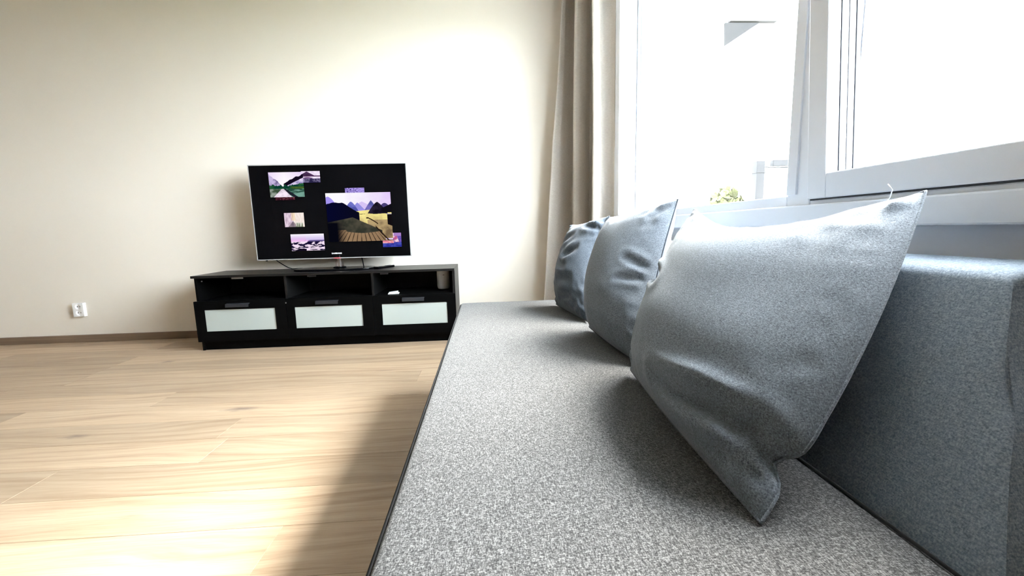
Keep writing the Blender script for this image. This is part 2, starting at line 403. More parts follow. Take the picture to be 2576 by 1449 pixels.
# ------------------------------------------------------------------ TV bench
CX0, CX1, CYF, CYB, CH = -2.036, -.236, 2.996, 3.405, .53
def build_bench():
    t = thing('tv_bench', ((CX0+CX1)/2, 3.2, 0), 'long black-brown TV bench with three frosted glass drawers', 'tv bench')
    boxo('top_panel', CX0, CX1, CYF, CYB, CH-.017, CH, BLACK, t, .0015)
    dv = [CX0+.0005, -1.424, -.826, CX1-.0185]
    for i, x in enumerate(dv):
        w = .018 if i in (0, 3) else .016
        z0 = 0 if i in (0, 3) else .0645
        boxo('side_panel' if i in (0, 3) else 'divider', x+(.010 if i == 0 else 0), x+w+(.008 if i == 0 else 0), CYF+.02, CYB, z0, CH-.017, BLACK_SHADED if i == 0 else BLACK, t, .001)
    boxo('back_panel', CX0+.02, CX1-.02, CYB-.012, CYB-.004, .05, CH-.018, BLACKIN, t)
    boxo('shelf', CX0+.02, CX1-.0186, CYF+.021, CYB-.013, .336, .354, BLACK_SHADED, t, .001)
    boxo('base_panel', CX0+.02, CX1-.0186, CYF+.021, CYB-.013, .048, .064, BLACK_SHADED, t)
    boxo('plinth', CX0+.02, CX1-.0186, CYF+.034, CYF+.05, 0, .047, BLACK_SHADED, t)
    fr = [(CX0, -1.418, -1.970, -1.495), (-1.415, -.820, -1.360, -.895), (-.817, CX1, -.758, -.298)]
    hd = [(-1.815, -1.660), (-1.209, -1.054), (-.611, -.457)]
    for (x0, x1, p0, p1), (h0, h1) in zip(fr, hd):
        bm = bmesh.new(); z0, z1, q0, q1 = .066, .352, .139, .2915
        bx(bm, x0, p0, CYF, CYF+.018, z0, z1); bx(bm, p1, x1, CYF, CYF+.018, z0, z1)
        bx(bm, p0, p1, CYF, CYF+.018, z0, q0); bx(bm, p0, p1, CYF, CYF+.018, q1, z1)
        d = obj('drawer', bm, BLACK_SHADED, t)
        boxo('glass_panel', p0-.004, p1+.004, CYF+.004, CYF+.009, q0-.004, q1+.004, FROST, d)
        bm = bmesh.new()
        prism(bm, [(CYF-.0005, .334), (CYF-.020, .331), (CYF-.024, .309), (CYF-.020, .308), (CYF-.017, .327), (CYF-.0005, .329)], 0, h0, h1)
        o = obj('handle', bm, HANDLE, d); bevel(o, .001)
    # metal catches hanging under the top and the bright bolt heads on the uprights
    for i, (x0, x1) in enumerate(((-1.775, -1.700), (-1.262, -1.205), (-.760, -.705))):
        boxo('catch', x0, x1, CYF+.018, CYF+.030, CH-.030, CH-.0172, STEEL if i == 0 else HANDLE, t, .001)
    for (x, z) in ((-1.994, .488), (-1.416, .324), (-.2567, .512)):
        bm = bmesh.new()
        y = CYF+.05 if x != -1.416 else CYF-.0008
        for k in range(1):
            r = .0045; ring = [(x+r*math.cos(2*PI*q/14), z+r*math.sin(2*PI*q/14)) for q in range(14)]
            prism(bm, ring, 1, y-.004 if x != -1.416 else CYF-.001, y+.001)
        obj('bolt_head', bm, STEEL, t)
    return t
build_bench()

# ------------------------------------------------------------------ television
def S(c): return [((x/255)/12.92 if x/255 <= .04045 else ((x/255+.055)/1.055)**2.4) for x in c]
def mix(a, b, k):
    k = max(0, min(1, k)); return [p+(q-p)*k for p, q in zip(a, b)]
def fbm(x, y, s=0): return mnoise.fractal(Vector((x, y, s)), 1.0, 2.0, 4)   # about -1..1

def p_lake(s, t):              # lake between mountains, a pale jetty running in
    n = fbm(s*6, t*6, 1)
    c = mix(S((255, 250, 255)), S((225, 200, 245)), abs(s-.45)*1.2+(t-.7)*.6)
    left = .95-1.35*s+.05*n
    right = .52+ .62*max(0, s-.42)**.8+.04*n if s > .42 else 0
    if s < .36 and t < left: c = mix(S((200, 185, 225)), S((120, 105, 150)), .5+1.2*n-(t-.5))
    if s > .42 and t < right:
        k = right-t
        c = S((18, 10, 30)) if k < .16+.05*n else mix(S((235, 220, 250)), S((150, 140, 190)), .5+n)
    tree = .47+.06*fbm(s*14, 0, 4)+.25*max(0, s-.62)+.12*max(0, .2-s)
    if t < tree: c = mix(S((10, 60, 48)), S((40, 95, 55)), .5+1.3*n)
    if t < .42 and s > .62: c = mix(S((70, 100, 40)), S((40, 80, 40)), .5+2*n)
    if t < .33:
        c = mix(S((120, 165, 150)), S((30, 70, 55)), .5+1.6*fbm(s*4, t*20, 5)+(t-.2)*3)
        w = (.33-t)*1.15
        if abs(s-.38+.05*(.33-t)) < .03+w*.62: c = mix(S((250, 235, 250)), S((205, 190, 205)), .3+n)
        elif s > .38 and abs(s-.42-w*.85) < .06*(1.2-t): c = S((30, 35, 45))
        elif s < .36: c = mix(S((150, 160, 150)), S((60, 80, 60)), .5+1.5*n)
    return c
def p_misty(s, t):
    n = fbm(s*5, t*5, 8); c = mix(S((250, 240, 255)), S((225, 205, 235)), .4+n)
    if t > .60 and t < .98-.9*abs(s-.30): c = mix(S((85, 55, 95)), S((60, 40, 70)), .5+n)
    if abs(t-.57) < .05: c = S((80, 45, 85))
    if t < .5 and abs(t-.42+.3*abs(s-.3)) < .09 and s < .6: c = S((110, 75, 125))
    if t < .36: c = mix(S((150, 140, 180)), S((40, 35, 70)), .4+(.36-t)*1.8+n)
    return c
def p_violet(s, t):
    n = fbm(s*12, t*8, 11); return mix(S((185, 165, 245)), S((60, 45, 120)), .35+1.4*n-(s-.4)*.5)
def p_karst(s, t):             # dark cones of rock over a golden plain, boardwalk in front
    n = fbm(s*7, t*7, 2)
    c = mix(S((252, 250, 255)), S((222, 190, 250)), (s-.3)*1.1+.15*n)
    def hump(c0, w, h, b, p=1.6): return b+h*max(0, 1-abs((s-c0)/w)**p)
    def layer(c, top, bot, col, col2=None):
        return mix(col, col2 or col, .5+1.2*n) if bot < t < top else c
    c = layer(c, hump(.03, .16, .25, .68), .55, S((165, 150, 240)))
    c = layer(c, hump(.55, .2, .14, .68, 1), .66, S((215, 195, 245)))
    c = layer(c, hump(.48, .10, .14, .66, 1.1), .655, S((150, 145, 225)))
    c = layer(c, hump(.38, .12, .22, .60, 1.5), .60, S((80, 85, 165)), S((110, 115, 200)))
    c = layer(c, hump(.69, .11, .21, .63, 1.1), .63, S((85, 90, 160)), S((120, 110, 190)))
    c = layer(c, hump(.90, .09, .12, .66, 2), .665, S((75, 65, 120)))
    plain_top = .63-.02*math.sin(6*s)
    if t < plain_top and t > .05:
        c = mix(S((250, 235, 150)), S((190, 165, 115)), (.60-t)*2.2+.5*n)
        if s > .62 and t < .44: c = mix(S((185, 160, 115)), S((120, 100, 75)), (.44-t)*2+n)
    c = layer(c, hump(.785, .16, .24, .565, 1.35) if s < .98 else 0, .56+.02*n, S((18, 14, 28)), S((40, 34, 55)))
    r = .63+ .36*(s-.86)*1.6
    if s > .86 and .585 < t < r+.05: c = S((16, 14, 22))
    if s > .93 and .31+.5*(.99-s) < t < .56: c = S((18, 14, 18))
    if s > .92 and .545 < t < .565: c = S((190, 180, 180))
    # big dark mountain on the left
    top = .805-.5*max(0, s-.24)**.95*1.45-.3*max(0, .09-s) if s < .5 else 0
    top += .02*n
    if s < .5 and t < top and t > .30-.1*s: c = mix(S((6, 8, 42)), S((10, 10, 28)), s*2)
    # green slope and the fan of boards
    if t < .56-.42*max(0, s-.40)**.9 - .01 and t < .40+.25*s and s < .84 and t < .74-.62*s:
        c = mix(S((50, 52, 44)), S((78, 74, 62)), .5+1.2*n)
    if t < .23-.1*math.sin(PI*max(0, min(1, (s-.2)/.7)))*.6 or (t < .24 and s < .28):
        if s < .90-.6*(t-.02) or t < .02:
            a = (s-.52)/(.62-t)
            v = abs(math.sin(a*26+.5))
            c = mix(S((150, 122, 92)), S((24, 18, 16)), 1-v*2.2+.4*n)
            if s < .22: c = mix(c, S((8, 8, 10)), (.22-s)*9)
    path = .57-.95*(s-.60)
    if .60 < s < .78 and abs(t-(.47-1.35*(s-.64)**1.25 if s > .64 else .48)) < .013: c = S((45, 30, 22))
    if s > .74 and abs(t-(.30-1.5*(s-.74))) < .02 and t > 0: c = S((40, 28, 22))
    if t < .46: c = mix(c, S((6, 7, 18)), max(0, min(1, (.30-s)/.16))*max(0, min(1, (.46-t)/.08)))
    return c
def p_birch(s, t):
    n = fbm(s*22, t*3, 21); c = mix(S((240, 220, 235)), S((190, 165, 185)), .5+1.5*n)
    if s > .45: c = mix(S((252, 242, 235)), S((235, 215, 205)), .4+n)
    if .35 < s < .55 and t > .45: c = mix(c, S((245, 215, 150)), .5)
    if t < .4 and abs(s-.42) < (.42-t)*.6: c = mix(S((120, 105, 120)), S((160, 145, 150)), .5+n)
    if t < .3 and s > .55 and s < .92: c = mix(S((120, 130, 105)), S((225, 225, 215)), t*3+n)
    return c
def p_dunes(s, t):
    n = fbm(s*5+.8*math.sin(4*t), t*9*(1.4-t), 33)
    c = mix(S((215, 200, 240)), S((255, 252, 255)), (t-.72)*3.2)
    if s < .45 and t > .6: c = mix(c, S((240, 185, 235)), .7-(t-.6)*2.2)
    if t < .64: c = mix(S((245, 225, 245)), S((20, 12, 50)), (n*4+.35)) if t < .56 else mix(S((240, 190, 240)), S((110, 95, 150)), .4+n*3)
    if t < .12 and s < .45: c = S((15, 8, 30)) if s > .1+t else c
    return c
def p_boat(s, t):
    n = fbm(s*5, t*6, 40); c = mix(S((70, 60, 160)), S((130, 100, 190)), t+n)
    if t < .32: c = mix(S((45, 50, 150)), S((70, 80, 180)), .5+2*n)
    if .28 < t < .46 and s < .6: c = mix(S((230, 130, 150)), S((250, 190, 190)), .5+2*n)
    if s > .55 and t > .35 and abs(s-.62-.25*(.9-t)) < .12: c = mix(S((250, 220, 240)), S((190, 90, 140)), .5+2.5*n)
    if t > .78 and s > .6: c = S((170, 130, 200))
    return c
def p_dusk(s, t):
    n = fbm(s*9, t*3, 50); return mix(S((60, 15, 35)), S((150, 90, 100)), .25+1.5*n-abs(s-.6)*.6)

TX0, TX1, TZ0, TZ1, TY = -1.686, -.566, .613, 1.294, 3.2
def build_tv():
    t = thing('television', (-1.126, 3.2, CH), 'flat black television showing nature photos, standing on the TV bench', 'television')
    cx = (TX0+TX1)/2
    # cabinet body: slim front, bulging rear
    bm = bmesh.new()
    A = [(TX0, TZ0), (TX1, TZ0), (TX1, TZ1), (TX0, TZ1)]
    def ring(y, ins): return [bm.verts.new((min(max(x, TX0+ins), TX1-ins), y, min(max(z, TZ0+ins), TZ1-ins))) for x, z in A]
    R = [ring(TY, .006), ring(TY+.022, .006), ring(TY+.026, .05), ring(TY+.042, .12)]
    for a, b in zip(R, R[1:]):
        for k in range(4): bm.faces.new((a[k], a[(k+1) % 4], b[(k+1) % 4], b[k]))
    bm.faces.new(R[0][::-1]); bm.faces.new(R[-1])
    body = obj('housing', bm, GLOSS, t); bevel(body, .003)
    # clear rim around the front
    bm = bmesh.new()
    loopv = [(TX0, TX0+.006, TZ0, TZ1), (TX1-.006, TX1, TZ0, TZ1), (TX0+.006, TX1-.006, TZ0, TZ0+.006), (TX0+.006, TX1-.006, TZ1-.006, TZ1)]
    for (a, b, c, d) in loopv: bx(bm, a, b, TY+.001, TY+.021, c, d)
    obj('rim', bm, RIM, t)
    sc = boxo('screen', TX0+.045, TX1-.045, TY-.0015, TY+.0008, TZ0+.058, TZ1-.042, GLOSS, t)
    def picture(fn, x0, x1, z0, z1, nx, ny, lift, gain=1.0):
        V = []; F = []; C = []
        for j in range(ny+1):
            for i in range(nx+1):
                V.append((x0+(x1-x0)*i/nx, TY-.0016-lift, z0+(z1-z0)*j/ny)); C += [max(0, c)*gain for c in fn(i/nx, j/ny)]+[1]
        for j in range(ny):
            for i in range(nx):
                a = j*(nx+1)+i; F.append((a, a+1, a+nx+2, a+nx+1))
        me = bpy.data.meshes.new('picture'); me.from_pydata(V, [], F)
        at = me.attributes.new('Col', 'FLOAT_COLOR', 'POINT'); at.data.foreach_set('color', C)
        return link('picture', me, SCREEN, sc)
    def lab(o, s): o['label'] = s
    lab(picture(p_misty, -1.316, -1.184, 1.163, 1.2445, 80, 56, .0002), 'misty violet mountain picture')
    lab(picture(p_lake, -1.545, -1.304, 1.065, 1.240, 190, 140, .0004), 'green lake picture with a pale jetty')
    lab(picture(p_dusk, -1.512, -1.374, 1.044, 1.065, 40, 10, .0002, .7), 'dark red strip of a picture')
    lab(picture(p_violet, -1.016, -.878, 1.084, 1.121, 100, 30, .0002), 'pale violet picture')
    lab(picture(p_boat, -.770, -.633, .686, .790, 90, 70, .0002), 'blue and pink picture')
    lab(picture(p_karst, -1.158, -.693, .7345, 1.0865, 340, 256, .0006), 'largest picture, dark cone hills over a golden plain')
    lab(picture(p_birch, -1.463, -1.323, .8505, .952, 100, 72, .0002), 'pale birch wood picture')
    lab(picture(p_dunes, -1.431, -1.193, .676, .7975, 180, 100, .0002), 'violet and white drifts picture')
    # maker's lettering on the lower edge
    cu = bpy.data.curves.new('lettering', 'FONT'); cu.body = 'SAMSUNG'; cu.size = .0175; cu.extrude = .0003; cu.align_x = 'CENTER'; cu.space_character = 1.12; cu.offset = .0004
    tmp = bpy.data.objects.new('tmp_text', cu); COL.objects.link(tmp)
    bpy.context.view_layer.update()
    me = bpy.data.meshes.new_from_object(tmp.evaluated_get(bpy.context.evaluated_depsgraph_get()))
    bpy.data.objects.remove(tmp, do_unlink=True); bpy.data.curves.remove(cu)
    me.name = 'lettering'
    xs = [v.co.x for v in me.vertices]; s = .072/(max(xs)-min(xs))
    me.transform(Matrix.Translation((-1.111, TY-.0006, .6455)) @ Matrix.Rotation(PI/2, 4, 'X') @ Matrix.Scale(s, 4))
    link('lettering', me, LETTER, t)
    # glossy strip light reflecting groove at the left of the bezel is left to the gloss; standby light
    bm = bmesh.new(); bx(bm, cx-.028+.02, cx+.02+.02, TY-.002, TY+.001, TZ0+.001, TZ0+.0045); obj('standby_light', bm, LED, t)
    # neck and base
    bm = bmesh.new(); lathe(bm, [(0, .548), (.028, .548), (.030, .552), (.030, .640), (.028, .644), (0, .644)], (cx+.02, 3.226, 0), 28)
    n = obj('neck', bm, CLEAR, t); auto_smooth(n)
    bm = bmesh.new(); lathe(bm, [(0, .5455), (.046, .5455), (.046, .549), (.036, .553), (0, .553)], (cx+.02, 3.226, 0), 28)
    obj('neck_collar', bm, GLOSS, t)
    bm = bmesh.new(); lathe(bm, [(0, .5465), (.010, .5465), (.010, .645), (0, .645)], (cx+.02, 3.226, 0), 16); obj('neck_core', bm, CHROME, t)
    bm = bmesh.new()
    pts = []
    for k in range(64):
        a = 2*PI*k/64; ca, sa = math.cos(a), math.sin(a)
        r = (abs(ca)**3.2+abs(sa)**3.2)**(-1/3.2)
        pts.append((cx+.285*r*ca, 3.19+.125*r*sa))
    prism(bm, pts, 2, CH+.0002, CH+.014); b = obj('stand_base', bm, GLOSS, t); bevel(b, .004, 3)
    # cords from the back down to the bench
    bm = bmesh.new(); tube(bm, [(-1.60, 3.236, .66), (-1.592, 3.26, .622), (-1.575, 3.275, .598), (-1.545, 3.283, .572), (-1.512, 3.29, .549), (-1.49, 3.31, .5365), (-1.44, 3.37, .534)], .0032); obj('cord', bm, GLOSS, t, True)
    bm = bmesh.new(); tube(bm, [(-.962, 3.238, .66), (-.956, 3.27, .622), (-.951, 3.28, .59), (-.948, 3.282, .56), (-.947, 3.288, .5365), (-.935, 3.33, .534), (-.92, 3.38, .534)], .0036); obj('cord', bm, GLOSS, t, True)
    boxo('mounting_foot', -1.628, -1.618, TY+.004, TY+.016, TZ0-.008, TZ0+.004, GLOSS, t)
SCREEN = vcol_emit('screen picture', 1.0/2**EXPOSURE)
LETTER = plain('white printed lettering', (.85, .85, .85), .5)
LED = emit('red standby light', (1.0, .12, .16), 2.2/2**EXPOSURE)
build_tv()

# ------------------------------------------------------------------ small things on the bench
def build_remote():
    t = thing('remote_control', (-.772, 3.20, CH), 'slim black remote control lying on the bench right of the television stand', 'remote control')
    M = Matrix.Translation((-.772, 3.20, CH)) @ Matrix.Rotation(math.radians(-28), 4, 'Z')
    bm = bmesh.new(); bx(bm, -.024, .024, -.09, .09, .0003, .018, M); o = obj('casing', bm, GLOSS, t); bevel(o, .004, 3)
    bm = bmesh.new(); bx(bm, -.010, .010, -.055, -.035, .018, .0192, M); o = obj('button', bm, STEEL, t)
    bm = bmesh.new(); bx(bm, -.012, .012, .02, .06, .018, .019, M); obj('button', bm, HANDLE, t)
build_remote()
def build_speaker():
    c = (-.342, 3.245, .354)
    t = thing('speaker', c, 'white cylindrical speaker standing at the right end of the open shelf', 'speaker')
    bm = bmesh.new(); lathe(bm, [(0, .0005), (.034, .0005), (.043, .004), (.047, .012), (.0485, .022), (.0485, .118)], c, 48)
    lathe(bm, [(.0485, .118), (.048, .1185), (0, .1185)], c, 48)
    o = obj('body', bm, PLASTIC, t); auto_smooth(o)
    bm = bmesh.new(); lathe(bm, [(0, .1187), (.0478, .1187), (.0478, .143), (.045, .1475), (0, .1475)], c, 48); o = obj('top_cap', bm, PLASTIC, t); auto_smooth(o)
    a0 = math.radians(-100)
    bm = bmesh.new()
    M = Matrix.Translation(c) @ Matrix.Rotation(a0, 4, 'Z')
    bx(bm, .0478, .0490, -.0014, .0014, .085, .116, M); obj('status_light', bm, PAPER, t)
    M = Matrix.Translation(c) @ Matrix.Rotation(a0+.32, 4, 'Z')
    bm = bmesh.new(); bx(bm, .0478, .0490, -.006, .006, .109, .1125, M); obj('badge', bm, HANDLE, t)
build_speaker()
def card(name, c, rz, tilt, size, label):
    bm = bmesh.new(); M = Matrix.Translation(c) @ Matrix.Rotation(rz, 4, 'Z') @ Matrix.Rotation(tilt, 4, 'Y')
    bx(bm, -size[0]/2, size[0]/2, -size[1]/2, size[1]/2, 0, size[2], M)
    o = obj(name, bm, PAPER, None, origin=c); bevel(o, .0006)
    return tag(o, label, 'booklet', 'white booklets on the open shelf')
card('booklet', (-.684, 3.066, .3545), .10, 0, (.075, .060, .0045), 'flat white booklet lying lowest on the open shelf of the TV bench')
card('booklet', (-.686, 3.070, .3612), .18, -.10, (.066, .055, .006), 'small white booklet lying tilted on top of the flat one')

# ------------------------------------------------------------------ wall socket
def build_socket():
    x0, x1, z0, z1, yf = -3.212, -3.134, .208, .312, 3.404
    t = thing('power_socket', ((x0+x1)/2, YW, (z0+z1)/2), 'white double power socket on the cream wall left of the TV bench', 'socket')
    # face plate with two round dishes sunk into it
    cx = (x0+x1)/2; cz = (z0+.27*(z1-z0), z0+.73*(z1-z0)); R = .0195
    bm = bmesh.new()
    prism(bm, [(x0, z0), (x1, z0), (x1, z1), (x0, z1)], 1, yf+.012, YW-.0002)
    o = obj('back_box', bm, PLASTIC, t)
    n = 32
    bm = bmesh.new()
    for k in range(2):
        za, zb = (z0, (z0+z1)/2) if k == 0 else ((z0+z1)/2, z1)
        c = cz[k]; outer = []; inner = []; deep = []
        for i in range(n):
            a = 2*PI*i/n; dx, dz = math.cos(a), math.sin(a)
            s = min([((x1-cx)/dx if dx > 0 else (x0-cx)/dx) if abs(dx) > 1e-6 else 9, ((zb-c)/dz if dz > 0 else (za-c)/dz) if abs(dz) > 1e-6 else 9])
            outer.append(bm.verts.new((cx+dx*s, yf, c+dz*s))); inner.append(bm.verts.new((cx+dx*R, yf, c+dz*R))); deep.append(bm.verts.new((cx+dx*R*.96, yf+.010, c+dz*R*.96)))
        for i in range(n):
            j = (i+1) % n
            bm.faces.new((outer[i], outer[j], inner[j], inner[i])); bm.faces.new((inner[i], inner[j], deep[j], deep[i]))
        bm.faces.new(deep)
        # corners
        for (px, pz) in ((x0, za), (x1, za), (x1, zb), (x0, zb)):
            best = sorted(range(n), key=lambda i: (outer[i].co.x-px)**2+(outer[i].co.z-pz)**2)
            i = best[0]; j = best[1]
            if (outer[i].co-Vector((px, yf, pz))).length > 1e-5:
                v = bm.verts.new((px, yf, pz))
                try: bm.faces.new((outer[i], v, outer[j]))
                except ValueError: pass
    ring = [(x0, z0), (x1, z0), (x1, z1), (x0, z1)]
    fr = [bm.verts.new((px, yf, pz)) for px, pz in ring]; bk = [bm.verts.new((px, yf+.012, pz)) for px, pz in ring]
    for i in range(4): bm.faces.new((fr[i], fr[(i+1) % 4], bk[(i+1) % 4], bk[i]))
    obj('face_plate', bm, PLASTIC, t)
    for k in range(2):
        for dx in (-.0095, .0095):
            bm = bmesh.new(); prism(bm, [(cx+dx+0.0036*math.cos(2*PI*q/12), cz[k]+0.0036*math.sin(2*PI*q/12)) for q in range(12)], 1, yf+.0085, yf+.0098); obj('contact_hole', bm, HOLE, t)
build_socket()

# ------------------------------------------------------------------ sofa bed
SX0, SX1, SZ, SY0, SY1 = -.140, .475, .43, .26, 2.12
def rounded_box(bm, x0, x1, y0, y1, z0, z1, r, crown, nx=26, ny=60, seed=0):
    """soft upholstered block: rounded top edge, slightly crowned top"""
    def tt(n): return [i/n for i in range(n+1)]
    xs = [x0]+[x0+r*(1-math.cos(a*PI/2)) for a in (.33, .66, 1)]+[x0+r+(x1-x0-2*r)*i/nx for i in range(1, nx)]+[x1-r*(1-math.cos(a*PI/2)) for a in (1, .66, .33)]+[x1]
    ys = [y0]+[y0+r*(1-math.cos(a*PI/2)) for a in (.33, .66, 1)]+[y0+r+(y1-y0-2*r)*i/ny for i in range(1, ny)]+[y1-r*(1-math.cos(a*PI/2)) for a in (1, .66, .33)]+[y1]
    G = []
    for x in xs:
        row = []
        for y in ys:
            ex = max(0, 1-min(x-x0, x1-x)/r); ey = max(0, 1-min(y-y0, y1-y)/r)
            e = min(1, math.hypot(ex, ey))
            u = (x-x0)/(x1-x0); v = (y-y0)/(y1-y0)
            z = z1-r*(1-math.sqrt(max(0, 1-e*e)))+crown*(1-(2*u-1)**4)*(1-(2*v-1)**8)
            z += .0016*mnoise.noise(Vector((x*7, y*5, seed)))
            row.append(bm.verts.new((x, y, z)))
        G.append(row)
    for i in range(len(xs)-1):
        for j in range(len(ys)-1): bm.faces.new((G[i][j], G[i+1][j], G[i+1][j+1], G[i][j+1]))
    per = [G[i][0] for i in range(len(xs))]+[G[-1][j] for j in range(1, len(ys))]+[G[i][-1] for i in range(len(xs)-2, -1, -1)]+[G[0][j] for j in range(len(ys)-2, 0, -1)]
    low = [bm.verts.new((v.co.x, v.co.y, z0)) for v in per]
    n = len(per)
    for i in range(n): bm.faces.new((per[i], low[i], low[(i+1) % n], per[(i+1) % n]))
    bm.faces.new(low)

def build_sofa():
    t = thing('sofa_bed', (.25, 1.19, 0), 'long grey melange sofa bed with a low backrest under the window', 'sofa')
    bm = bmesh.new(); rounded_box(bm, SX0, SX1, SY0, SY1, .27, SZ, .012, .004)
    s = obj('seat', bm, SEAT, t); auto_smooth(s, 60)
    zz = SZ-.010
    bm = bmesh.new(); tube(bm, [(SX0-.001, SY0+.005, zz), (SX0-.001, SY1-.012, zz), (SX0+.006, SY1-.003, zz), (SX0+.016, SY1+.001, zz), (SX1-.02, SY1+.001, zz)], .0035); obj('piping', bm, PIPE, s, True)
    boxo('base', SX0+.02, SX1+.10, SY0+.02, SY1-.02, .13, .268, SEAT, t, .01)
    for x in (SX0+.07, SX1+.05):
        for y in (SY0+.10, SY1-.10):
            bm = bmesh.new(); lathe(bm, [(0, 0), (.018, 0), (.024, .131), (0, .131)], (x, y, 0), 20); obj('leg', bm, BLACK, t)
    # backrest: leaning block, its near end cut on a slant
    F0, F1 = Vector((.470, 0, .395)), Vector((.640, 0, .713))      # front face bottom, top
    prof = []
    nf = 22
    for i in range(nf+1):
        k = i/nf; p = F0.lerp(F1, k); p.x -= .010*math.sin(PI*k)**.8; prof.append((p.x, p.z))
    r = .022
    prof = prof[:-2]
    prof += [(.637, .712), (.643, .7195), (.652, .7245), (.664, .7275), (.70, .7320), (.728, .7335), (.742, .7320), (.748, .7250), (.748, .712), (.700, .52), (.640, .34), (.585, .34), (.52, .362)]
    ny = 48; rows = []
    def yend(z): return .325+.145*max(0, min(1, (z-.40)/.32))**1.0
    bm = bmesh.new()
    cxp = sum(p[0] for p in prof)/len(prof); czp = sum(p[1] for p in prof)/len(prof)
    ts = [0, .15, .5, 1]
    for j in range(-3, ny+4):
        row = []
        for (x, z) in prof:
            a, b = yend(z), SY1-.005
            e = .016
            if j < 0: q = (j+3)/3; y = a+e*(1-math.cos(q*PI/2)); ins = e*(1-math.sin(q*PI/2))
            elif j > ny: q = (ny+3-j)/3; y = b-e*(1-math.cos(q*PI/2)); ins = e*(1-math.sin(q*PI/2))
            else: y = a+e+(b-a-2*e)*j/ny; ins = 0
            k = 1-ins/.30
            dx = (x-cxp); dz = (z-czp)
            # inset the end rings towards the middle of the profile
            L = math.hypot(dx, dz); k = max(.2, (L-ins)/L) if L > 0 else 1
            row.append(bm.verts.new((cxp+dx*k, y, czp+dz*k)))
        rows.append(row)
    n = len(prof)
    for a, b in zip(rows, rows[1:]):
        for k in range(n): bm.faces.new((a[k], a[(k+1) % n], b[(k+1) % n], b[k]))
    bm.faces.new(rows[0][::-1]); bm.faces.new(rows[-1])
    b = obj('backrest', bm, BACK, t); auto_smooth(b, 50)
    bm = bmesh.new(); tube(bm, [(.4655, .33, SZ+.003), (.468, .6, SZ+.003), (.468, 1.2, SZ+.003), (.468, SY1-.03, SZ+.003)], .0022, 6); obj('seam', bm, PIPE, t, True)
    return t
build_sofa()

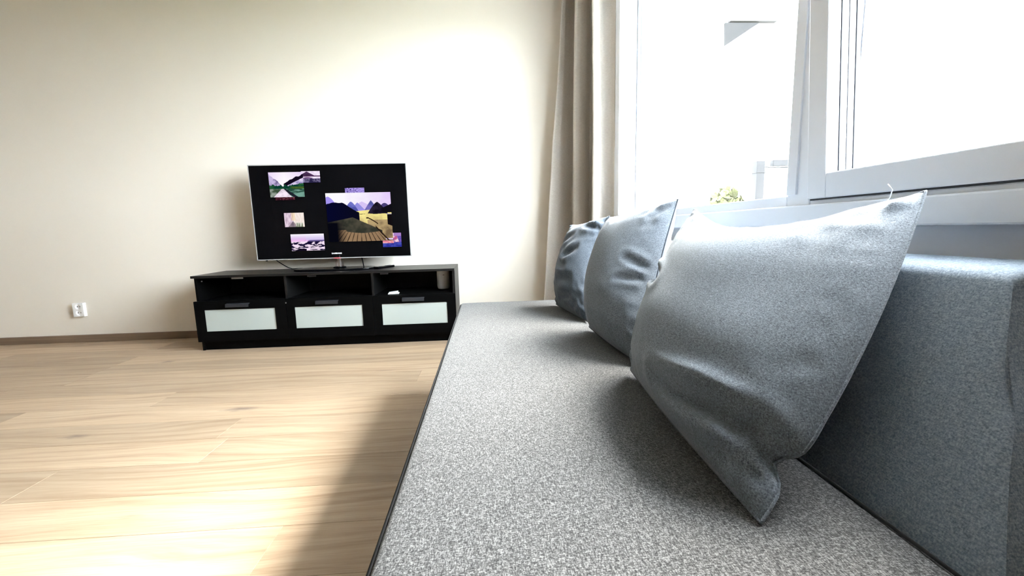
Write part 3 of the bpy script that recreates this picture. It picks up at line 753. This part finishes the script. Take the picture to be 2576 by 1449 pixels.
# ------------------------------------------------------------------ cushions
def cushion(name, BL, BR, TR, TL, tf, tb, edge, creases, mat, label, seed=0, sag=.25, ears=.012, swell=1.0, seam_r=.0022, notch=None, seam=None):
    """BL,BR,TR,TL corners (far/near bottom, near/far top); tf/tb front and back fullness; edge = inward pull of L,R,B,T edges"""
    BL, BR, TR, TL = map(Vector, (BL, BR, TR, TL)); n = 72
    U = ((BR-BL)+(TR-TL)).normalized(); Vv = ((TL-BL)+(TR-BR)).normalized()
    Nn = U.cross(Vv).normalized()
    if Nn.x > 0: Nn = -Nn                                            # towards the room
    eL, eR, eB, eT = edge
    par = [.5-.5*math.cos(PI*i/n) for i in range(n+1)]
    def base(u, v):
        p = BL*(1-u)*(1-v)+BR*u*(1-v)+TR*u*v+TL*(1-u)*v
        su, sv = math.sin(PI*u), math.sin(PI*v)
        p = p+U*(eL*(1-u)*sv-eR*u*sv)+Vv*(eB*(1-v)*su-eT*v*su)
        if notch:
            p = p-U*notch[2]*max(0, u)**6*math.exp(-((v-notch[0])/notch[1])**2)
        return p
    def full(u, v):
        a = (1-abs(2*u-1)**2.3)**.62; b = (1-abs(2*v-1)**2.3)**.62 if v < .5 else (1-(2*v-1)**3.0)**.45
        return a*b*(1+sag*(.5-v))
    def wr(u, v, side):
        d = 0
        for (u0, v0, u1, v1, dep, w) in creases:
            ax, ay = u1-u0, v1-v0; l2 = ax*ax+ay*ay
            k = max(0, min(1, ((u-u0)*ax+(v-v0)*ay)/l2)) if l2 else 0
            dist = math.hypot(u-u0-k*ax, v-v0-k*ay)
            d -= dep*(math.exp(-(dist/w)**2)-.55*math.exp(-((dist-1.9*w)/(1.1*w))**2))*math.sin(PI*(.12+.76*k))
        e = min(u, 1-u, v, 1-v)
        # puckers running in from the seam, strongest by the corners
        cor = math.exp(-(min(math.hypot(u-a, v-b) for a in (0, 1) for b in (0, 1))/.22)**2)
        d += ears*cor*mnoise.noise(Vector((u*16, v*16, seed+side)))
        d += .0035*math.exp(-(e/.09)**2)*mnoise.noise(Vector((u*26, v*26, seed+3*side)))
        d += .006*mnoise.noise(Vector((u*3.2, v*3.2, seed+7+side)))
        return d*min(1, e/.05)
    bm = bmesh.new(); FR = []; BK = []
    for i, u in enumerate(par):
        fr = []; bk = []
        for j, v in enumerate(par):
            p = base(u, v); h = full(u, v)
            vf = bm.verts.new(p+Nn*(tf*h*swell+wr(u, v, 1)))
            fr.append(vf)
            if i in (0, n) or j in (0, n): bk.append(vf)
            else: bk.append(bm.verts.new(p-Nn*(tb*h+.6*wr(u, v, 2))))
        FR.append(fr); BK.append(bk)
    for i in range(n):
        for j in range(n):
            bm.faces.new((FR[i][j], FR[i+1][j], FR[i+1][j+1], FR[i][j+1]))
            q = (BK[i][j], BK[i][j+1], BK[i+1][j+1], BK[i+1][j])
            if len(set(q)) == 4:
                try: bm.faces.new(q)
                except ValueError: pass
    per = [FR[i][0].co.copy() for i in range(n)]+[FR[n][j].co.copy() for j in range(n)]+[FR[i][n].co.copy() for i in range(n, 0, -1)]+[FR[0][j].co.copy() for j in range(n, 0, -1)]
    # nothing sinks into the seat
    for v in bm.verts:
        if v.co.z < SZ+.006: v.co.z = SZ+.006+(v.co.z-SZ-.006)*.02
    root = thing(name, (BL+BR)/2, label, 'cushion', 'grey scatter cushions along the sofa back')
    c = obj('cover', bm, mat, root, True)
    bs = bmesh.new()
    pts = [p for k, p in enumerate(per) if k % 2 == 0]
    for p in pts: p.z = max(p.z, SZ+.0075)
    tube(bs, pts, seam_r, 6, closed=True)
    obj('seam', bs, seam or mat, c, True)
    return root, base, Nn

c3, b3, n3 = cushion('cushion', (.340, .972, .446), (.316, .442, .437), (.702, .646, .836), (.602, 1.205, .836), .112, .070,
    (-.01, -.020, -.005, .098),
    [(1.0, .165, .50, .10, .026, .030), (1.0, .085, .74, .03, .010, .020), (-.04, .53, .20, .50, .020, .035), (.20, .97, .36, .88, .006, .025)],
    CUSH, 'largest and nearest blue-grey cushion, its pointed corner rising above the sofa back', 3, .46, .014, notch=(.125, .030, .030))
bm = bmesh.new(); tube(bm, [(.684, .700, .815), (.686, .690, .830), (.682, .683, .842), (.680, .690, .852)], .0010, 6); obj('loose_thread', bm, THREAD, c3, True)['label'] = 'loose white thread at the top edge'
cushion('cushion', (.350, 1.43, .446), (.385, 1.02, .44), (.606, 1.318, .873), (.492, 1.665, .830), .105, .082,
    (-.005, .020, -.005, .030),
    [(.99, .50, .80, .55, .012, .022), (.99, .44, .78, .40, .010, .020), (.80, .20, .40, .26, .005, .05), (.3, .98, .40, .88, .005, .025)],
    CUSH, 'middle blue-grey cushion with its dark seam edge, between the other two', 11, .30, .012, seam=SEAM)
cushion('cushion', (.315, 1.93, .44), (.372, 1.54, .44), (.546, 1.862, .840), (.440, 2.16, .808), .085, .070,
    (.0, .03, .0, .025),
    [(.75, .62, .50, .52, .014, .04), (.95, .85, .66, .92, .012, .03), (.6, .40, .25, .46, .010, .04), (.2, .70, .5, .80, .008, .04), (.75, .14, .4, .10, .012, .03), (.4, .28, .75, .30, .010, .04)],
    CUSH2, 'smallest-looking dark grey cushion at the far end beside the curtain', 23, .30, .018)

# ------------------------------------------------------------------ outside the windows
LAWN = plain('grass', (.09, .105, .07), .9)
struct(boxo('ground', .95, 60, -40, 60, -3.3, -3.0, LAWN), 'ground outside below the windows', 'ground')
struct(boxo('added_overhang', .95, 1.46, -5.5, 7.5, 2.40, 2.52, plain('white added overhang', (.82, .82, .82), .9)), 'white overhang added out of view above the windows to cut the high sky light', 'balcony')  # unseen overhang, added to dim the sofa and floor near the window
CONC = plain('pale balcony slab', (.45, .45, .44), .8)
struct(boxo('balcony_floor', .95, 2.75, -2.4, 3.6, -.25, -.05, CONC), 'pale balcony slab outside the windows', 'balcony')
GALV = plain('galvanised steel', (.020, .020, .021), .8, .08)
p = thing('railing_post', (2.03, 3.1, -.05), 'grey metal railing post with a clamp outside the left window', 'post')
boxo('post', 1.998, 2.060, 3.07, 3.13, -.05, 1.245, GALV, p, .003)
boxo('collar', 1.992, 2.066, 3.064, 3.136, 1.160, 1.168, GALV, p)
bm = bmesh.new(); tube(bm, [(2.06, 3.1, 1.204), (2.09, 3.1, 1.204), (2.115, 3.1, 1.199), (2.36, 3.1, 1.199)], .005); obj('bracket', bm, GALV, p)
boxo('clamp', 2.128, 2.30, 3.08, 3.12, 1.209, 1.252, GALV, p, .003)
HW = plain('white house render', (.80, .79, .77), .9); SOF = plain('grey timber soffit', (.03, .03, .032), .8, .1); HR = plain('roof tiles', (.10, .09, .09), .8)
h = thing('neighbour_house', (7.2, 12.0, -3), 'white neighbouring house with a grey roof overhang beyond the left window', 'house')
boxo('wall', 4.30, 12, 10.1, 18, -3, 5.33, HW, h)
bm = bmesh.new(); prism(bm, [(5.58, 5.325), (6.38, 5.325), (5.60, 4.84)], 1, 10.0, 10.06); obj('gable_bracket', bm, plain('dark timber bracket', (.013, .013, .0135), .8, .05), h)
boxo('eave', 5.70, 6.8, 9.99, 10.1, 5.36, 5.45, plain('pale grey eave board', (.030, .028, .028), .8, .05), h)
boxo('roof', 4.2, 12.3, 10.11, 18.3, 5.45, 5.7, HW, h)
bm = bmesh.new(); tube(bm, [(4.345, 10.04, 5.45), (4.345, 10.04, 3.9), (4.345, 10.04, -2.9)], .018, 10); obj('downpipe', bm, SOF, h)
LEAF = plain('pale spring leaves', (.047, .050, .022), .9, .05); BARK = plain('bark', (.12, .09, .06), .9)
def tree(c, H, R, label, seed):
    rnd = random.Random(seed)
    t = thing('tree', c, label, 'tree', 'trees outside the left window')
    bm = bmesh.new(); tube(bm, [(c[0], c[1], c[2]), (c[0]+.05, c[1], c[2]+H*.5), (c[0], c[1]+.05, c[2]+H*.9)], .09, 8, taper=lambda k: 1-.7*k); obj('trunk', bm, BARK, t, True)
    bm = bmesh.new()
    for k in range(900):
        d = Vector((rnd.gauss(0, 1), rnd.gauss(0, 1), rnd.gauss(0, 1))).normalized()*R*rnd.random()**.4
        p = Vector((c[0], c[1], c[2]+H*.72))+Vector((d.x, d.y, d.z*1.25))
        a = Vector((rnd.uniform(-1, 1), rnd.uniform(-1, 1), rnd.uniform(-1, 1))).normalized(); b = a.cross(Vector((rnd.uniform(-1, 1), .3, rnd.uniform(-1, 1)))).normalized()
        s = .075*rnd.uniform(.7, 1.3)
        bm.faces.new([bm.verts.new(p+a*s*i+b*s*j*.6) for i, j in ((-1, 0), (0, -1), (1, 0), (0, 1))])
    obj('crown', bm, LEAF, t)
tree((4.98, 8.6, -3), 5.72, .34, 'yellow-green young tree low in the left window', 5)

# ------------------------------------------------------------------ daylight
w = bpy.data.worlds.new('World'); bpy.context.scene.world = w; w.use_nodes = True
t = w.node_tree; t.nodes.clear(); L = t.links.new
out = N(t, 'ShaderNodeOutputWorld'); bg = N(t, 'ShaderNodeBackground'); L(bg.outputs[0], out.inputs[0])
tc = N(t, 'ShaderNodeTexCoord')
SKY_BASE, SKY_LOBE, SKY_POW = 10.0, 52.0, 42.0
sd = Vector((.74, .53, .82)).normalized()               # brightest patch of the thin cloud
dp = N(t, 'ShaderNodeVectorMath', operation='DOT_PRODUCT'); L(tc.outputs['Generated'], dp.inputs[0]); dp.inputs[1].default_value = sd
mxm = N(t, 'ShaderNodeMath', operation='MAXIMUM'); L(dp.outputs['Value'], mxm.inputs[0]); mxm.inputs[1].default_value = 0
pw = N(t, 'ShaderNodeMath', operation='POWER'); L(mxm.outputs[0], pw.inputs[0]); pw.inputs[1].default_value = SKY_POW
ma = N(t, 'ShaderNodeMath', operation='MULTIPLY_ADD'); L(pw.outputs[0], ma.inputs[0]); ma.inputs[1].default_value = SKY_LOBE; ma.inputs[2].default_value = SKY_BASE
cm = N(t, 'ShaderNodeMix', data_type='RGBA'); L(pw.outputs[0], cm.inputs['Factor']); cm.inputs['A'].default_value = (.84, .93, 1.0, 1); cm.inputs['B'].default_value = (1, .97, .90, 1)
L(cm.outputs['Result'], bg.inputs['Color']); L(ma.outputs[0], bg.inputs['Strength'])
w.cycles.sampling_method = 'AUTOMATIC'

# ------------------------------------------------------------------ camera
F_PX, HCAM, YAW, PITCH, ROLL = 1060.0, .79206, .0567994, .1379109, -.0254563
f = Vector((math.sin(YAW)*math.cos(PITCH), math.cos(YAW)*math.cos(PITCH), -math.sin(PITCH)))
r0 = Vector((math.cos(YAW), -math.sin(YAW), 0)); u0 = r0.cross(f)
r = r0*math.cos(ROLL)+u0*math.sin(ROLL); u = u0*math.cos(ROLL)-r0*math.sin(ROLL)
cam = bpy.data.cameras.new('camera'); co = bpy.data.objects.new('camera', cam); COL.objects.link(co)
cam.sensor_fit = 'HORIZONTAL'; cam.sensor_width = 36; cam.lens = 36*F_PX/2576; cam.clip_start = .02; cam.clip_end = 300
co.matrix_world = Matrix(((r.x, u.x, -f.x, 0), (r.y, u.y, -f.y, 0), (r.z, u.z, -f.z, HCAM), (0, 0, 0, 1)))
sc = bpy.context.scene; sc.camera = co
vs = sc.view_settings; vs.view_transform = 'Standard'; vs.look = 'None'; vs.exposure = EXPOSURE; vs.gamma = 1; vs.use_curve_mapping = False
sc.cycles.max_bounces = 8; sc.cycles.diffuse_bounces = 5; sc.cycles.transparent_max_bounces = 16; sc.cycles.caustics_reflective = False; sc.cycles.caustics_refractive = False
